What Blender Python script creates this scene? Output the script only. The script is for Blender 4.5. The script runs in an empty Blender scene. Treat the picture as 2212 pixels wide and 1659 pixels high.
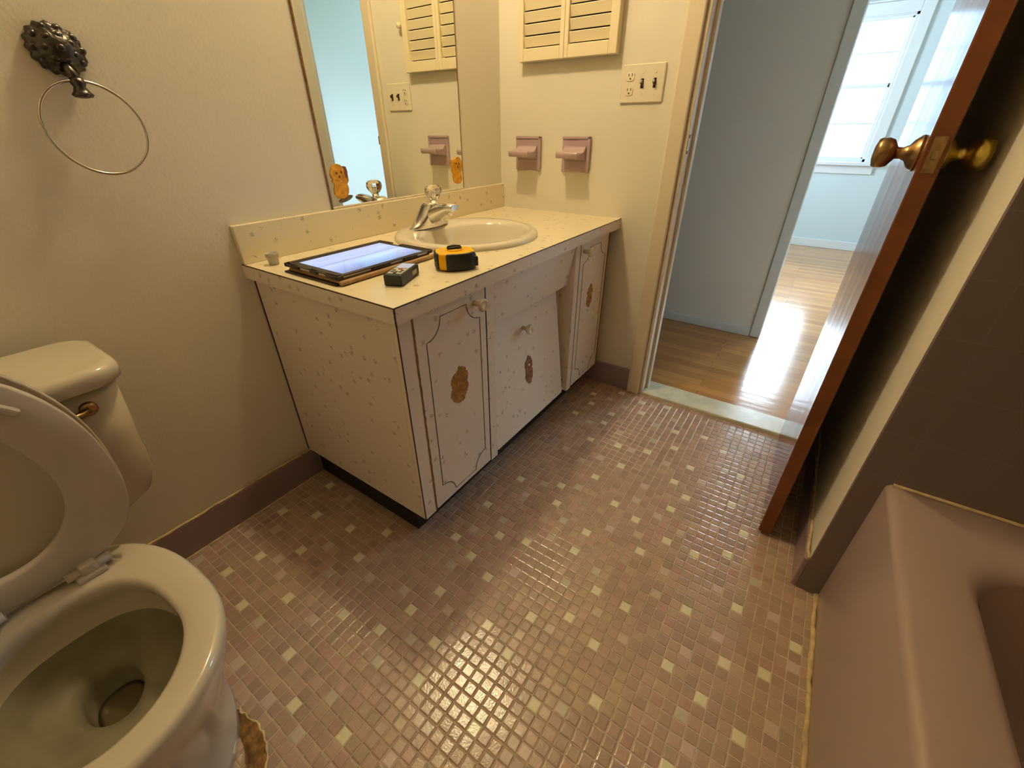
import bpy, bmesh, math, random
from mathutils import Vector, Matrix
R_ = math.radians
random.seed(7)

# ------------------------------------------------------------------ camera
scn = bpy.context.scene
cd = bpy.data.cameras.new('camera'); cam = bpy.data.objects.new('camera', cd)
scn.collection.objects.link(cam); scn.camera = cam
cd.sensor_fit = 'HORIZONTAL'; cd.sensor_width = 36.0; cd.lens = 14.8684; cd.clip_start = 0.02
_r = (0.563396388, -0.826181588, -0.002914518)
_u = (0.427634957, 0.288594281, 0.856645600)
_b = (-0.706903709, -0.483877387, 0.515897103)
_c = (-1.7442985, -1.2491629, 1.0778093)
cam.matrix_world = Matrix(((_r[0], _u[0], _b[0], _c[0]), (_r[1], _u[1], _b[1], _c[1]),
                           (_r[2], _u[2], _b[2], _c[2]), (0, 0, 0, 1)))
# ------------------------------------------------------------------ world, exposure
W = bpy.data.worlds.new('sky'); scn.world = W; W.use_nodes = True
bg = W.node_tree.nodes['Background']
bg.inputs[0].default_value = (0.66, 0.84, 1.0, 1); bg.inputs[1].default_value = 43.0
vs = scn.view_settings
vs.view_transform = 'Standard'; vs.look = 'None'; vs.gamma = 1; vs.exposure = 0.12
vs.use_curve_mapping = False
LAMP = 340.0           # radiance of the vanity globe
LAMP_COL = (1.0, 0.80, 0.46)


def portal(y0, y1, z0, z1, x):
    l = bpy.data.lights.new('window_portal', 'AREA'); l.shape = 'RECTANGLE'
    l.size = z1 - z0; l.size_y = y1 - y0
    l.cycles.is_portal = True
    o = bpy.data.objects.new('window_portal', l); scn.collection.objects.link(o)
    o.location = (x, (y0 + y1) / 2, (z0 + z1) / 2)
    o.rotation_euler = (0, R_(90), 0)          # -Z points to -X, into the room


portal(-1.47, -0.68, 0.80, 1.90, 3.90)
portal(-3.0, -2.2, 0.80, 1.90, 3.90)  # portal of the added second window
_l = bpy.data.lights.new('window_portal', 'AREA'); _l.shape = 'RECTANGLE'; _l.size = .7; _l.size_y = 1.1; _l.cycles.is_portal = True
_o = bpy.data.objects.new('window_portal', _l); scn.collection.objects.link(_o); _o.location = (2.65, .58, 1.35); _o.rotation_euler = (R_(-90), 0, 0)  # portal of the added side window

# ------------------------------------------------------------------ helpers
COL = scn.collection


def nod(m): return m.node_tree.nodes, m.node_tree.links


def mat(name, col, rough=0.5, metal=0.0, spec=0.5, bump=0.0, bscale=40.0, var=0.0, vscale=6.0,
        trans=0.0, emit=None, estr=0.0, coat=0.0, ior=1.45):
    m = bpy.data.materials.new(name); m.use_nodes = True
    n, l = nod(m); p = n['Principled BSDF']
    p.inputs['Base Color'].default_value = (*col, 1)
    p.inputs['Roughness'].default_value = rough
    p.inputs['Metallic'].default_value = metal
    p.inputs['Specular IOR Level'].default_value = spec
    p.inputs['Transmission Weight'].default_value = trans
    p.inputs['Coat Weight'].default_value = coat
    p.inputs['IOR'].default_value = ior
    if emit:
        p.inputs['Emission Color'].default_value = (*emit, 1)
        p.inputs['Emission Strength'].default_value = estr
    tc = n.new('ShaderNodeTexCoord')
    if bump > 0:
        t = n.new('ShaderNodeTexNoise'); t.inputs['Scale'].default_value = bscale
        t.inputs['Detail'].default_value = 4
        b = n.new('ShaderNodeBump'); b.inputs['Strength'].default_value = bump
        b.inputs['Distance'].default_value = 0.002
        l.new(tc.outputs['Object'], t.inputs['Vector']); l.new(t.outputs['Fac'], b.inputs['Height'])
        l.new(b.outputs['Normal'], p.inputs['Normal'])
    if var > 0:
        t = n.new('ShaderNodeTexNoise'); t.inputs['Scale'].default_value = vscale
        t.inputs['Detail'].default_value = 3
        r = n.new('ShaderNodeValToRGB')
        r.color_ramp.elements[0].position = 0.3; r.color_ramp.elements[1].position = 0.7
        r.color_ramp.elements[0].color = (*[c * (1 - var) for c in col], 1)
        r.color_ramp.elements[1].color = (*[min(1, c * (1 + var * .5)) for c in col], 1)
        l.new(tc.outputs['Object'], t.inputs['Vector']); l.new(t.outputs['Fac'], r.inputs['Fac'])
        l.new(r.outputs['Color'], p.inputs['Base Color'])
    return m


class MB:
    """collects shapes in world coordinates, builds ONE mesh object"""
    def __init__(s): s.bm = bmesh.new()

    def box(s, x0, x1, y0, y1, z0, z1, bev=0.0, seg=2, M=None, mi=0):
        b = bmesh.new(); r = bmesh.ops.create_cube(b, size=1)
        for v in b.verts:
            v.co = Vector(((x0 + x1) / 2 + v.co.x * (x1 - x0), (y0 + y1) / 2 + v.co.y * (y1 - y0),
                           (z0 + z1) / 2 + v.co.z * (z1 - z0)))
        if bev > 0:
            bmesh.ops.bevel(b, geom=b.edges[:], offset=bev, segments=seg, affect='EDGES', profile=0.5)
        s.add(b, M, mi); return s

    def add(s, b, M=None, mi=0, smooth=None):
        if M is not None: bmesh.ops.transform(b, matrix=M, verts=b.verts)
        mp = {}
        for v in b.verts: mp[v] = s.bm.verts.new(v.co)
        for f in b.faces:
            try:
                g = s.bm.faces.new([mp[v] for v in f.verts])
            except ValueError:
                continue
            g.material_index = mi if mi else f.material_index
            g.smooth = f.smooth
        b.free()

    def rings(s, rs, cap0=False, cap1=False, closed=False, M=None, mi=0, smooth=True):
        b = bmesh.new(); vr = [[b.verts.new(p) for p in r] for r in rs]
        n = len(rs[0]); k = len(vr)
        for i in range(k if closed else k - 1):
            A, B = vr[i], vr[(i + 1) % k]
            for j in range(n):
                f = b.faces.new((A[j], A[(j + 1) % n], B[(j + 1) % n], B[j])); f.smooth = smooth
        if cap0: b.faces.new(vr[0][::-1])
        if cap1: b.faces.new(vr[-1])
        bmesh.ops.recalc_face_normals(b, faces=b.faces)
        s.add(b, M, mi); return s

    def lathe(s, prof, c, axis='z', n=32, sx=1, sy=1, cap=True, mi=0):
        rs = []
        for r, h in prof:
            ring = []
            for k in range(n):
                a = 2 * math.pi * k / n
                u, v = r * math.cos(a) * sx, r * math.sin(a) * sy
                if axis == 'z': p = (c[0] + u, c[1] + v, c[2] + h)
                elif axis == 'x': p = (c[0] + h, c[1] + u, c[2] + v)
                else: p = (c[0] + u, c[1] + h, c[2] + v)
                ring.append(p)
            rs.append(ring)
        return s.rings(rs, cap, cap, mi=mi)

    def tube(s, pts, r, n=10, closed=False, mi=0):
        pts = [Vector(p) for p in pts]; k = len(pts); rs = []
        ref = None
        for i, p in enumerate(pts):
            if closed: t = (pts[(i + 1) % k] - pts[i - 1])
            else: t = pts[min(i + 1, k - 1)] - pts[max(i - 1, 0)]
            t.normalize()
            if ref is None:
                ref = Vector((0, 0, 1)) if abs(t.z) < .9 else Vector((1, 0, 0))
            u = t.cross(ref)
            if u.length < 1e-6: u = t.cross(Vector((0, 1, 0)))
            u.normalize(); v = u.cross(t); ref = v.copy() if not closed else ref
            rr = r[i] if isinstance(r, (list, tuple)) else r
            rs.append([p + u * rr * math.cos(2 * math.pi * j / n) + v * rr * math.sin(2 * math.pi * j / n)
                       for j in range(n)])
        return s.rings(rs, not closed, not closed, closed=closed, mi=mi)

    def prism(s, poly, h, M=None, bev=0.0, mi=0, seg=2, smooth=False):
        """polygon in local xy extruded to z=h"""
        b = bmesh.new(); v = [b.verts.new((p[0], p[1], 0)) for p in poly]
        f = b.faces.new(v)
        r = bmesh.ops.extrude_face_region(b, geom=[f])
        bmesh.ops.translate(b, vec=(0, 0, h), verts=[e for e in r['geom'] if isinstance(e, bmesh.types.BMVert)])
        bmesh.ops.recalc_face_normals(b, faces=b.faces)
        if bev > 0:
            es = [e for e in b.edges if abs(e.verts[0].co.z - e.verts[1].co.z) < 1e-7]
            bmesh.ops.bevel(b, geom=es, offset=bev, segments=seg, affect='EDGES', profile=0.5)
        if smooth:
            for f in b.faces:
                if len(f.verts) == 4: f.smooth = True
        s.add(b, M, mi); return s

    def build(s, name, m, parent=None, local=False, loc=None):
        me = bpy.data.meshes.new(name)
        if parent is not None and not local:
            o0 = Vector((0, 0, 0)); p = parent
            while p is not None: o0 += p.location; p = p.parent
            bmesh.ops.translate(s.bm, vec=-o0, verts=s.bm.verts)
        if parent is None and loc is not None:
            bmesh.ops.translate(s.bm, vec=-Vector(loc), verts=s.bm.verts)
        s.bm.normal_update(); s.bm.to_mesh(me); s.bm.free()
        for x in (m if isinstance(m, (list, tuple)) else [m]): me.materials.append(x)
        o = bpy.data.objects.new(name, me); COL.objects.link(o)
        if parent is not None: o.parent = parent
        if parent is None and loc is not None: o.location = loc
        return o


def tag(o, label=None, cat=None, group=None, kind=None):
    if label: o['label'] = label
    if cat: o['category'] = cat
    if group: o['group'] = group
    if kind: o['kind'] = kind
    return o


def thing(name, label, cat, loc, rz=0.0, group=None, kind=None):
    o = bpy.data.objects.new(name, None); COL.objects.link(o)
    o.empty_display_size = 0.05
    o.location = loc; o.rotation_euler = (0, 0, rz)
    return tag(o, label, cat, group, kind)


def struct(name, mb, m, label=None): return tag(mb.build(name, m), label, kind='structure')


def grid_tile_mat(name, col, grout, size, rough=0.25, gw=0.02, vec='YZ'):
    """glazed square wall tile with fine grout lines in object space"""
    m = mat(name, col, rough, bump=0)
    n, l = nod(m); p = n['Principled BSDF']
    tc = n.new('ShaderNodeTexCoord'); sp = n.new('ShaderNodeSeparateXYZ'); l.new(tc.outputs['Object'], sp.inputs[0])
    outs = []
    for ax in vec:
        d = n.new('ShaderNodeMath'); d.operation = 'DIVIDE'; l.new(sp.outputs[ax], d.inputs[0]); d.inputs[1].default_value = size
        a = n.new('ShaderNodeMath'); a.operation = 'ADD'; l.new(d.outputs[0], a.inputs[0]); a.inputs[1].default_value = 100.37 if ax != 'Z' else 100.05
        f = n.new('ShaderNodeMath'); f.operation = 'FRACT'; l.new(a.outputs[0], f.inputs[0])
        c = n.new('ShaderNodeMath'); c.operation = 'LESS_THAN'; l.new(f.outputs[0], c.inputs[0]); c.inputs[1].default_value = gw
        outs.append(c)
    mx = n.new('ShaderNodeMath'); mx.operation = 'MAXIMUM'; l.new(outs[0].outputs[0], mx.inputs[0]); l.new(outs[1].outputs[0], mx.inputs[1])
    t = n.new('ShaderNodeTexNoise'); t.inputs['Scale'].default_value = 3; l.new(tc.outputs['Object'], t.inputs['Vector'])
    r = n.new('ShaderNodeValToRGB'); r.color_ramp.elements[0].color = (*[c * .9 for c in col], 1); r.color_ramp.elements[1].color = (*col, 1)
    l.new(t.outputs['Fac'], r.inputs['Fac'])
    mc = n.new('ShaderNodeMix'); mc.data_type = 'RGBA'
    l.new(mx.outputs[0], mc.inputs['Factor']); l.new(r.outputs['Color'], mc.inputs[6]); mc.inputs[7].default_value = (*grout, 1)
    l.new(mc.outputs[2], p.inputs['Base Color'])
    b = n.new('ShaderNodeBump'); b.inputs['Strength'].default_value = .5; b.inputs['Distance'].default_value = .001; b.invert = True
    l.new(mx.outputs[0], b.inputs['Height']); l.new(b.outputs['Normal'], p.inputs['Normal'])
    return m


def laminate(name, col, rough):
    m = mat(name, col, rough)
    n, l = nod(m); p = n['Principled BSDF']
    tc = n.new('ShaderNodeTexCoord')
    nz = n.new('ShaderNodeTexNoise'); nz.inputs['Scale'].default_value = 260; nz.inputs['Detail'].default_value = 2
    l.new(tc.outputs['Object'], nz.inputs['Vector'])
    mv = n.new('ShaderNodeMix'); mv.data_type = 'RGBA'; mv.blend_type = 'LINEAR_LIGHT'; mv.inputs['Factor'].default_value = .012
    l.new(tc.outputs['Object'], mv.inputs[6]); l.new(nz.outputs['Color'], mv.inputs[7])
    v = n.new('ShaderNodeTexVoronoi'); v.inputs['Scale'].default_value = 30; l.new(mv.outputs[2], v.inputs['Vector'])
    lt = n.new('ShaderNodeMath'); lt.operation = 'LESS_THAN'; l.new(v.outputs['Distance'], lt.inputs[0]); lt.inputs[1].default_value = .19
    sc = n.new('ShaderNodeSeparateColor'); l.new(v.outputs['Color'], sc.inputs[0])
    g = n.new('ShaderNodeMath'); g.operation = 'GREATER_THAN'; l.new(sc.outputs[0], g.inputs[0]); g.inputs[1].default_value = .42
    mu = n.new('ShaderNodeMath'); mu.operation = 'MULTIPLY'; l.new(lt.outputs[0], mu.inputs[0]); l.new(g.outputs[0], mu.inputs[1])
    m2 = n.new('ShaderNodeMath'); m2.operation = 'MULTIPLY'; l.new(mu.outputs[0], m2.inputs[0]); m2.inputs[1].default_value = .52
    mc = n.new('ShaderNodeMix'); mc.data_type = 'RGBA'; l.new(m2.outputs[0], mc.inputs['Factor'])
    mc.inputs[6].default_value = (*col, 1); mc.inputs[7].default_value = (.22, .17, .09, 1)
    l.new(mc.outputs[2], p.inputs['Base Color'])
    return m


def wood_floor():
    m = mat('wood_strip_floor', (.42, .2, .07), .16, spec=.5, coat=.3)
    n, l = nod(m); p = n['Principled BSDF']; p.inputs['Coat Roughness'].default_value = .06
    tc = n.new('ShaderNodeTexCoord')
    mp = n.new('ShaderNodeMapping'); mp.inputs['Rotation'].default_value = (0, 0, R_(90)); l.new(tc.outputs['Object'], mp.inputs[0])
    br = n.new('ShaderNodeTexBrick'); br.offset = .37; br.inputs['Scale'].default_value = 1
    br.inputs['Brick Width'].default_value = .62; br.inputs['Row Height'].default_value = .057; br.inputs['Mortar Size'].default_value = .0006
    br.inputs['Mortar Smooth'].default_value = .3
    br.inputs['Color1'].default_value = (.60, .29, .085, 1); br.inputs['Color2'].default_value = (.42, .18, .045, 1)
    br.inputs['Mortar'].default_value = (.12, .05, .02, 1); br.inputs['Bias'].default_value = -.1
    l.new(mp.outputs[0], br.inputs[0])
    mp2 = n.new('ShaderNodeMapping'); mp2.inputs['Scale'].default_value = (40, 2.5, 1); l.new(tc.outputs['Object'], mp2.inputs[0])
    nz = n.new('ShaderNodeTexNoise'); nz.inputs['Scale'].default_value = 2; nz.inputs['Detail'].default_value = 5; l.new(mp2.outputs[0], nz.inputs[0])
    rr = n.new('ShaderNodeValToRGB'); rr.color_ramp.elements[0].color = (.72, .72, .72, 1); rr.color_ramp.elements[1].color = (1.15, 1.15, 1.15, 1)
    l.new(nz.outputs['Fac'], rr.inputs[0])
    mu = n.new('ShaderNodeMix'); mu.data_type = 'RGBA'; mu.blend_type = 'MULTIPLY'; mu.inputs['Factor'].default_value = 1
    l.new(br.outputs['Color'], mu.inputs[6]); l.new(rr.outputs[0], mu.inputs[7]); l.new(mu.outputs[2], p.inputs['Base Color'])
    mp3 = n.new('ShaderNodeMapping'); mp3.inputs['Scale'].default_value = (17, 1.6, 1); l.new(tc.outputs['Object'], mp3.inputs[0])
    n3 = n.new('ShaderNodeTexNoise'); n3.inputs['Scale'].default_value = 1.5; n3.inputs['Detail'].default_value = 3; l.new(mp3.outputs[0], n3.inputs[0])
    b = n.new('ShaderNodeBump'); b.inputs['Strength'].default_value = .25; b.inputs['Distance'].default_value = .003
    l.new(n3.outputs['Fac'], b.inputs['Height']); l.new(b.outputs['Normal'], p.inputs['Normal']); l.new(b.outputs['Normal'], p.inputs['Coat Normal'])
    return m


def door_wood():
    m = mat('varnished_mahogany', (.10, .03, .015), .15)
    n, l = nod(m); p = n['Principled BSDF']; tc = n.new('ShaderNodeTexCoord')
    mp = n.new('ShaderNodeMapping'); mp.inputs['Scale'].default_value = (30, 30, 1.2); l.new(tc.outputs['Object'], mp.inputs[0])
    nz = n.new('ShaderNodeTexNoise'); nz.inputs['Scale'].default_value = 1; nz.inputs['Detail'].default_value = 5; l.new(mp.outputs[0], nz.inputs[0])
    r = n.new('ShaderNodeValToRGB'); r.color_ramp.elements[0].color = (.075, .018, .008, 1); r.color_ramp.elements[1].color = (.2, .06, .025, 1)
    l.new(nz.outputs['Fac'], r.inputs[0]); l.new(r.outputs[0], p.inputs['Base Color'])
    q = n.new('ShaderNodeMapRange'); q.inputs[3].default_value = .10; q.inputs[4].default_value = .26
    l.new(nz.outputs['Fac'], q.inputs[0]); l.new(q.outputs[0], p.inputs['Roughness'])
    b = n.new('ShaderNodeBump'); b.inputs['Strength'].default_value = .12; b.inputs['Distance'].default_value = .001
    l.new(nz.outputs['Fac'], b.inputs['Height']); l.new(b.outputs['Normal'], p.inputs['Normal'])
    return m


WALLC = (.76, .70, .58)
m_wall = mat('cream_wall_paint', WALLC, .55, spec=.35, bump=.25, bscale=130, var=.04, vscale=2.5)
m_hallwall = mat('hallway_wall_paint', (.80, .785, .74), .6, spec=.3, bump=.15, bscale=110)
m_ceil = mat('ceiling_paint', (.78, .75, .69), .8)
m_hceil = mat('hall_ceiling_paint', (.86, .87, .88), .8)
m_farwall = mat('living_room_blue_paint', (.60, .70, .73), .6, spec=.3, bump=.15, bscale=110)
m_trim = mat('cream_trim_enamel', (.72, .62, .46), .3, bump=.1, bscale=60)
m_htrim = mat('hallway_trim_enamel', (.72, .76, .77), .35, bump=.1, bscale=50)
m_mauve = mat('mauve_base_tile', (.30, .215, .235), .28, bump=.15, bscale=60, var=.12)
m_grout = mat('grout', (.58, .45, .34), .85, bump=.6, bscale=300, var=.2, vscale=30)
m_caulk = mat('old_caulk', (.62, .47, .24), .7, bump=.8, bscale=120, var=.3, vscale=50)
m_marble = mat('marble_threshold', (.66, .64, .52), .3, var=.15, vscale=18, bump=.1)
m_lam = laminate('flecked_laminate', (.82, .73, .64), .38)
m_lamtop = laminate('flecked_laminate_top', (.80, .70, .48), .22)
m_seam = mat('dark_laminate_seam', (.06, .035, .02), .5)
m_stain = mat('worn_brown_edge', (.26, .14, .05), .7, var=.4, vscale=90)
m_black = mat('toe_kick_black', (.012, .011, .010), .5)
m_porc = mat('white_porcelain', (.68, .61, .48), .12, spec=.5, coat=.3)
m_toil = mat('toilet_porcelain', (.56, .50, .39), .16, spec=.5, coat=.2)
m_seat = mat('seat_plastic', (.50, .44, .37), .22)
m_tub = mat('mauve_enamel', (.38, .275, .25), .22, spec=.5, bump=.06, bscale=30)
m_tilewall = grid_tile_mat('mauve_wall_tile', (.20, .155, .152), (.225, .178, .172), .108, .3, .012)
m_tilewall2 = grid_tile_mat('mauve_wall_tile_long', (.20, .155, .152), (.225, .178, .172), .108, .3, .012, 'XZ')
m_soap = mat('mauve_ceramic', (.46, .33, .34), .2, coat=.3)
m_chrome = mat('chrome', (.80, .78, .74), .12, metal=1)
m_pewter = mat('antique_pewter', (.085, .075, .068), .28, metal=1, bump=.5, bscale=180)
m_nickel = mat('ring_nickel', (.62, .56, .46), .22, metal=1)
m_brass = mat('aged_brass', (.40, .26, .12), .28, metal=1, bump=.3, bscale=90, var=.4, vscale=60)
m_brass2 = mat('yellow_brass', (.55, .42, .10), .3, metal=1, bump=.3, bscale=90)
m_plate = mat('almond_plastic', (.78, .70, .54), .35)
m_dkswitch = mat('brown_toggle', (.05, .025, .015), .35)
m_shut = mat('cream_shutter_paint', (.80, .69, .47), .4)
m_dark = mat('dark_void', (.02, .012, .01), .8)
m_amber = mat('amber_sticker', (.74, .36, .02), .35, var=.4, vscale=70, bump=.5, bscale=150)
m_amber_dk = mat('dark_amber', (.20, .06, .01), .4)
m_olive = mat('olive_sticker_base', (.16, .12, .04), .4, var=.3, vscale=90)
m_glue = mat('amber_glue_remnant', (.42, .20, .025), .5, var=.5, vscale=80, bump=.8, bscale=160)
m_glue2 = mat('brown_glue_remnant', (.30, .12, .05), .5, var=.5, vscale=80, bump=.8, bscale=160)
m_rubber = mat('black_rubber', (.012, .012, .012), .45, bump=.3, bscale=200)
m_yellow = mat('yellow_plastic', (.85, .46, .0), .3)
m_leather = mat('tan_suede', (.40, .24, .11), .8, bump=.4, bscale=200, var=.2, vscale=40)
m_blk = mat('black_case', (.035, .025, .02), .5, bump=.3, bscale=250)
m_silver = mat('silver_shell', (.75, .72, .68), .3, metal=.6)
m_grey = mat('grey_keys', (.50, .46, .38), .5, var=.2, vscale=120)
m_red = mat('red_key', (.65, .12, .05), .4)
m_cup = mat('grey_white_cup', (.50, .46, .40), .5, var=.15, vscale=150)
m_wood = wood_floor(); m_door = door_wood()
m_dooredge = mat('door_edge_wood', (.19, .055, .012), .5, var=.25, vscale=12)
m_lawn = mat('lawn', (.20, .25, .15), .9, var=.4, vscale=3)


def glass(name, tint=(1, 1, 1)):
    m = bpy.data.materials.new(name); m.use_nodes = True; n, l = nod(m)
    n.remove(n['Principled BSDF']); o = n['Material Output']
    t = n.new('ShaderNodeBsdfTransparent'); t.inputs[0].default_value = (*tint, 1)
    g = n.new('ShaderNodeBsdfGlossy'); g.inputs['Roughness'].default_value = .02
    f = n.new('ShaderNodeFresnel'); f.inputs[0].default_value = 1.3
    x = n.new('ShaderNodeMixShader'); l.new(f.outputs[0], x.inputs[0]); l.new(t.outputs[0], x.inputs[1]); l.new(g.outputs[0], x.inputs[2])
    l.new(x.outputs[0], o.inputs[0]); return m


m_pane = glass('window_glass')
m_acryl = mat('clear_acrylic', (1, 1, .98), .03, trans=1, ior=1.45)
m_mirror = mat('mirror_silver', (.88, .90, .84), .0, metal=1)


def screen_mat():
    m = bpy.data.materials.new('tablet_screen'); m.use_nodes = True; n, l = nod(m); p = n['Principled BSDF']
    p.inputs['Base Color'].default_value = (.02, .02, .02, 1); p.inputs['Roughness'].default_value = .08
    tc = n.new('ShaderNodeTexCoord'); sp = n.new('ShaderNodeSeparateXYZ'); l.new(tc.outputs['Object'], sp.inputs[0])
    # faint sky-over-sketch picture: pale blue with darker band and streaks
    nz = n.new('ShaderNodeTexNoise'); nz.inputs['Scale'].default_value = 30; nz.inputs['Detail'].default_value = 6
    mp = n.new('ShaderNodeMapping'); mp.inputs['Scale'].default_value = (.5, 3, 1); l.new(tc.outputs['Object'], mp.inputs[0]); l.new(mp.outputs[0], nz.inputs[0])
    mr = n.new('ShaderNodeMapRange'); mr.inputs[1].default_value = -.09; mr.inputs[2].default_value = .09; l.new(sp.outputs['Y'], mr.inputs[0])
    r = n.new('ShaderNodeValToRGB'); cr = r.color_ramp
    cr.elements[0].position = 0; cr.elements[0].color = (.20, .28, .52, 1)
    cr.elements[1].position = 1; cr.elements[1].color = (.36, .46, .78, 1)
    for q, c in [(.16, (.30, .40, .70, 1)), (.36, (.45, .58, .92, 1)), (.475, (.40, .52, .86, 1)), (.50, (.22, .28, .46, 1)), (.525, (.38, .50, .84, 1)), (.8, (.42, .53, .88, 1))]:
        e = cr.elements.new(q); e.color = c
    l.new(mr.outputs[0], r.inputs[0])
    mx = n.new('ShaderNodeMix'); mx.data_type = 'RGBA'; mx.blend_type = 'MULTIPLY'; mx.inputs['Factor'].default_value = .55
    rr = n.new('ShaderNodeValToRGB'); rr.color_ramp.elements[0].position = .35; rr.color_ramp.elements[0].color = (.7, .75, .85, 1); rr.color_ramp.elements[1].position = .6
    l.new(nz.outputs['Fac'], rr.inputs[0]); l.new(r.outputs[0], mx.inputs[6]); l.new(rr.outputs[0], mx.inputs[7])
    l.new(mx.outputs[2], p.inputs['Emission Color']); p.inputs['Emission Strength'].default_value = 1.15
    return m


m_screen = screen_mat()

# ------------------------------------------------------------------ room shell
H = 2.44
# wall behind the mirror (face y=0)
struct('wall_back', MB().box(-2.34, 0, 0, .1, -.05, H), m_wall)
# door wall (face x=0) with door opening y -1.375..-0.788
db = MB(); db.box(0, .1, -.788, .1, -.05, H); db.box(0, .1, -1.60, -1.395, -.05, H); db.box(0, .1, -1.395, -.788, 2.05, H)
struct('wall_right', db, [m_wall])
# hallway skin of the same wall (cooler paint)
hb = MB(); hb.box(.1, .112, -.788, 1.6, 0, H); hb.box(.1, .112, -3.4, -1.395, 0, H); hb.box(.1, .112, -1.395, -.788, 2.05, H)
struct('wall_hall_near', hb, m_hallwall)
# wing wall between the door and the tub alcove: painted face y=-1.49, tiled end x=-.723
struct('wall_wing', MB().box(-.717, 0, -1.60, -1.49, -.05, H), m_wall)
struct('wall_tub_end', MB().box(-.723, -.717, -2.40, -1.49, -.05, H, .002, 1), m_tilewall)
struct('wall_tub_core', MB().box(-.717, -.60, -2.40, -1.60, -.05, H), m_wall)
struct('wall_tub_side', MB().box(-2.34, -.717, -2.40, -2.305, -.05, H), m_tilewall2)
struct('wall_left', MB().box(-2.34, -2.24, -2.31, 0, -.05, H), m_wall)
struct('ceiling', MB().box(-2.34, .1, -2.40, .1, H, H + .08), m_ceil)
# hall and living room
struct('wall_hall', MB().box(1.0, 1.115, -1.11, 1.6, 0, H), m_hallwall)
struct('wall_hall_end', MB().box(.1, 1.0, 1.6, 1.7, 0, H), m_hallwall)
lw = MB(); lw.box(1.115, 2.3, .5, .6, 0, H); lw.box(3.0, 3.94, .5, .6, 0, H); lw.box(2.3, 3.0, .5, .6, 0, .8); lw.box(2.3, 3.0, .5, .6, 1.9, H)
struct('wall_living_side', lw, m_hallwall)
struct('wall_living_end', MB().box(.1, 3.94, -3.4, -3.3, 0, H), m_farwall)
fb = MB()
wins = [(-1.47, -.68), (-3.0, -2.2)]
z0, z1 = .80, 1.90
fb.box(3.84, 3.94, -3.4, .6, -.3, z0); fb.box(3.84, 3.94, -3.4, .6, z1, H)
fb.box(3.84, 3.94, -.68, .6, z0, z1); fb.box(3.84, 3.94, -2.2, -1.47, z0, z1); fb.box(3.84, 3.94, -3.4, -3.0, z0, z1)
struct('wall_far', fb, m_farwall)
struct('ceiling_hall', MB().box(.1, 3.94, -3.4, 1.7, H, H + .08), m_hceil)
struct('floor_hall', MB().box(.085, 3.94, -3.4, 1.7, -.05, .004), m_wood)

# ------------------------------------------------------------------ mosaic floor
PX, PY, OX, OY = 0.026912, 0.027101, 0.00871, -0.01487
BRIGHT = set([(-62,-22),(-61,-27),(-60,-18),(-60,-10),(-59,-5),(-57,-13),(-56,-6),(-55,-35),(-55,-29),(-55,-19),(-54,-23),(-53,-9),(-52,-28),(-51,-38),(-51,-24),(-51,-2),(-50,-15),(-49,-48),(-49,-34),(-49,-6),(-48,-42),(-48,-31),(-48,-25),(-48,-11),(-46,-15),(-45,-34),(-45,-3),(-44,-52),(-44,-40),(-44,-28),(-43,-49),(-43,-37),(-43,-25),(-42,-46),(-42,-22),(-39,-50),(-39,-41),(-39,-38),(-39,-26),(-38,-53),(-38,-29),(-36,-46),(-36,-34),(-36,-22),(-34,-55),(-33,-50),(-33,-34),(-32,-40),(-31,-29),(-30,-23),(-29,-45),(-29,-42),(-28,-38),(-28,-28),(-27,-48),(-27,-35),(-24,-41),(-24,-31),(-23,-49),(-21,-42),(-20,-33),(-19,-47),(-19,-40),(-17,-27),(-16,-31),(-15,-41),(-15,-35),(-13,-47),(-12,-38),(-12,-27),(-12,-22),(-9,-44),(-9,-27),(-8,-37),(-8,-23),(-7,-41),(-6,-31),(-5,-22),(-3,-30),(-2,-34),(-2,-26)])
PALE = set([(-63,-24),(-63,-20),(-63,-15),(-60,-31),(-60,-24),(-60,-13),(-60,-1),(-57,-31),(-57,-17),(-56,-25),(-56,-10),(-55,-8),(-55,-2),(-54,-39),(-54,-33),(-53,-26),(-53,-14),(-53,-4),(-51,-33),(-51,-18),(-51,-11),(-50,-40),(-50,-22),(-49,-27),(-47,-49),(-45,-48),(-45,-36),(-45,-24),(-45,-7),(-42,-54),(-42,-42),(-42,-30),(-41,-39),(-40,-47),(-40,-35),(-40,-23),(-37,-49),(-37,-37),(-37,-25),(-36,-55),(-36,-43),(-36,-31),(-33,-43),(-33,-31),(-32,-53),(-32,-48),(-32,-25),(-31,-36),(-30,-39),(-29,-51),(-29,-26),(-27,-43),(-27,-30),(-26,-40),(-25,-37),(-24,-46),(-22,-37),(-22,-28),(-21,-25),(-20,-30),(-17,-43),(-16,-45),(-16,-38),(-16,-33),(-13,-45),(-13,-30),(-13,-25),(-12,-35),(-8,-34),(-6,-28),(-5,-36),(-5,-25),(-3,-32)])


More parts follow.
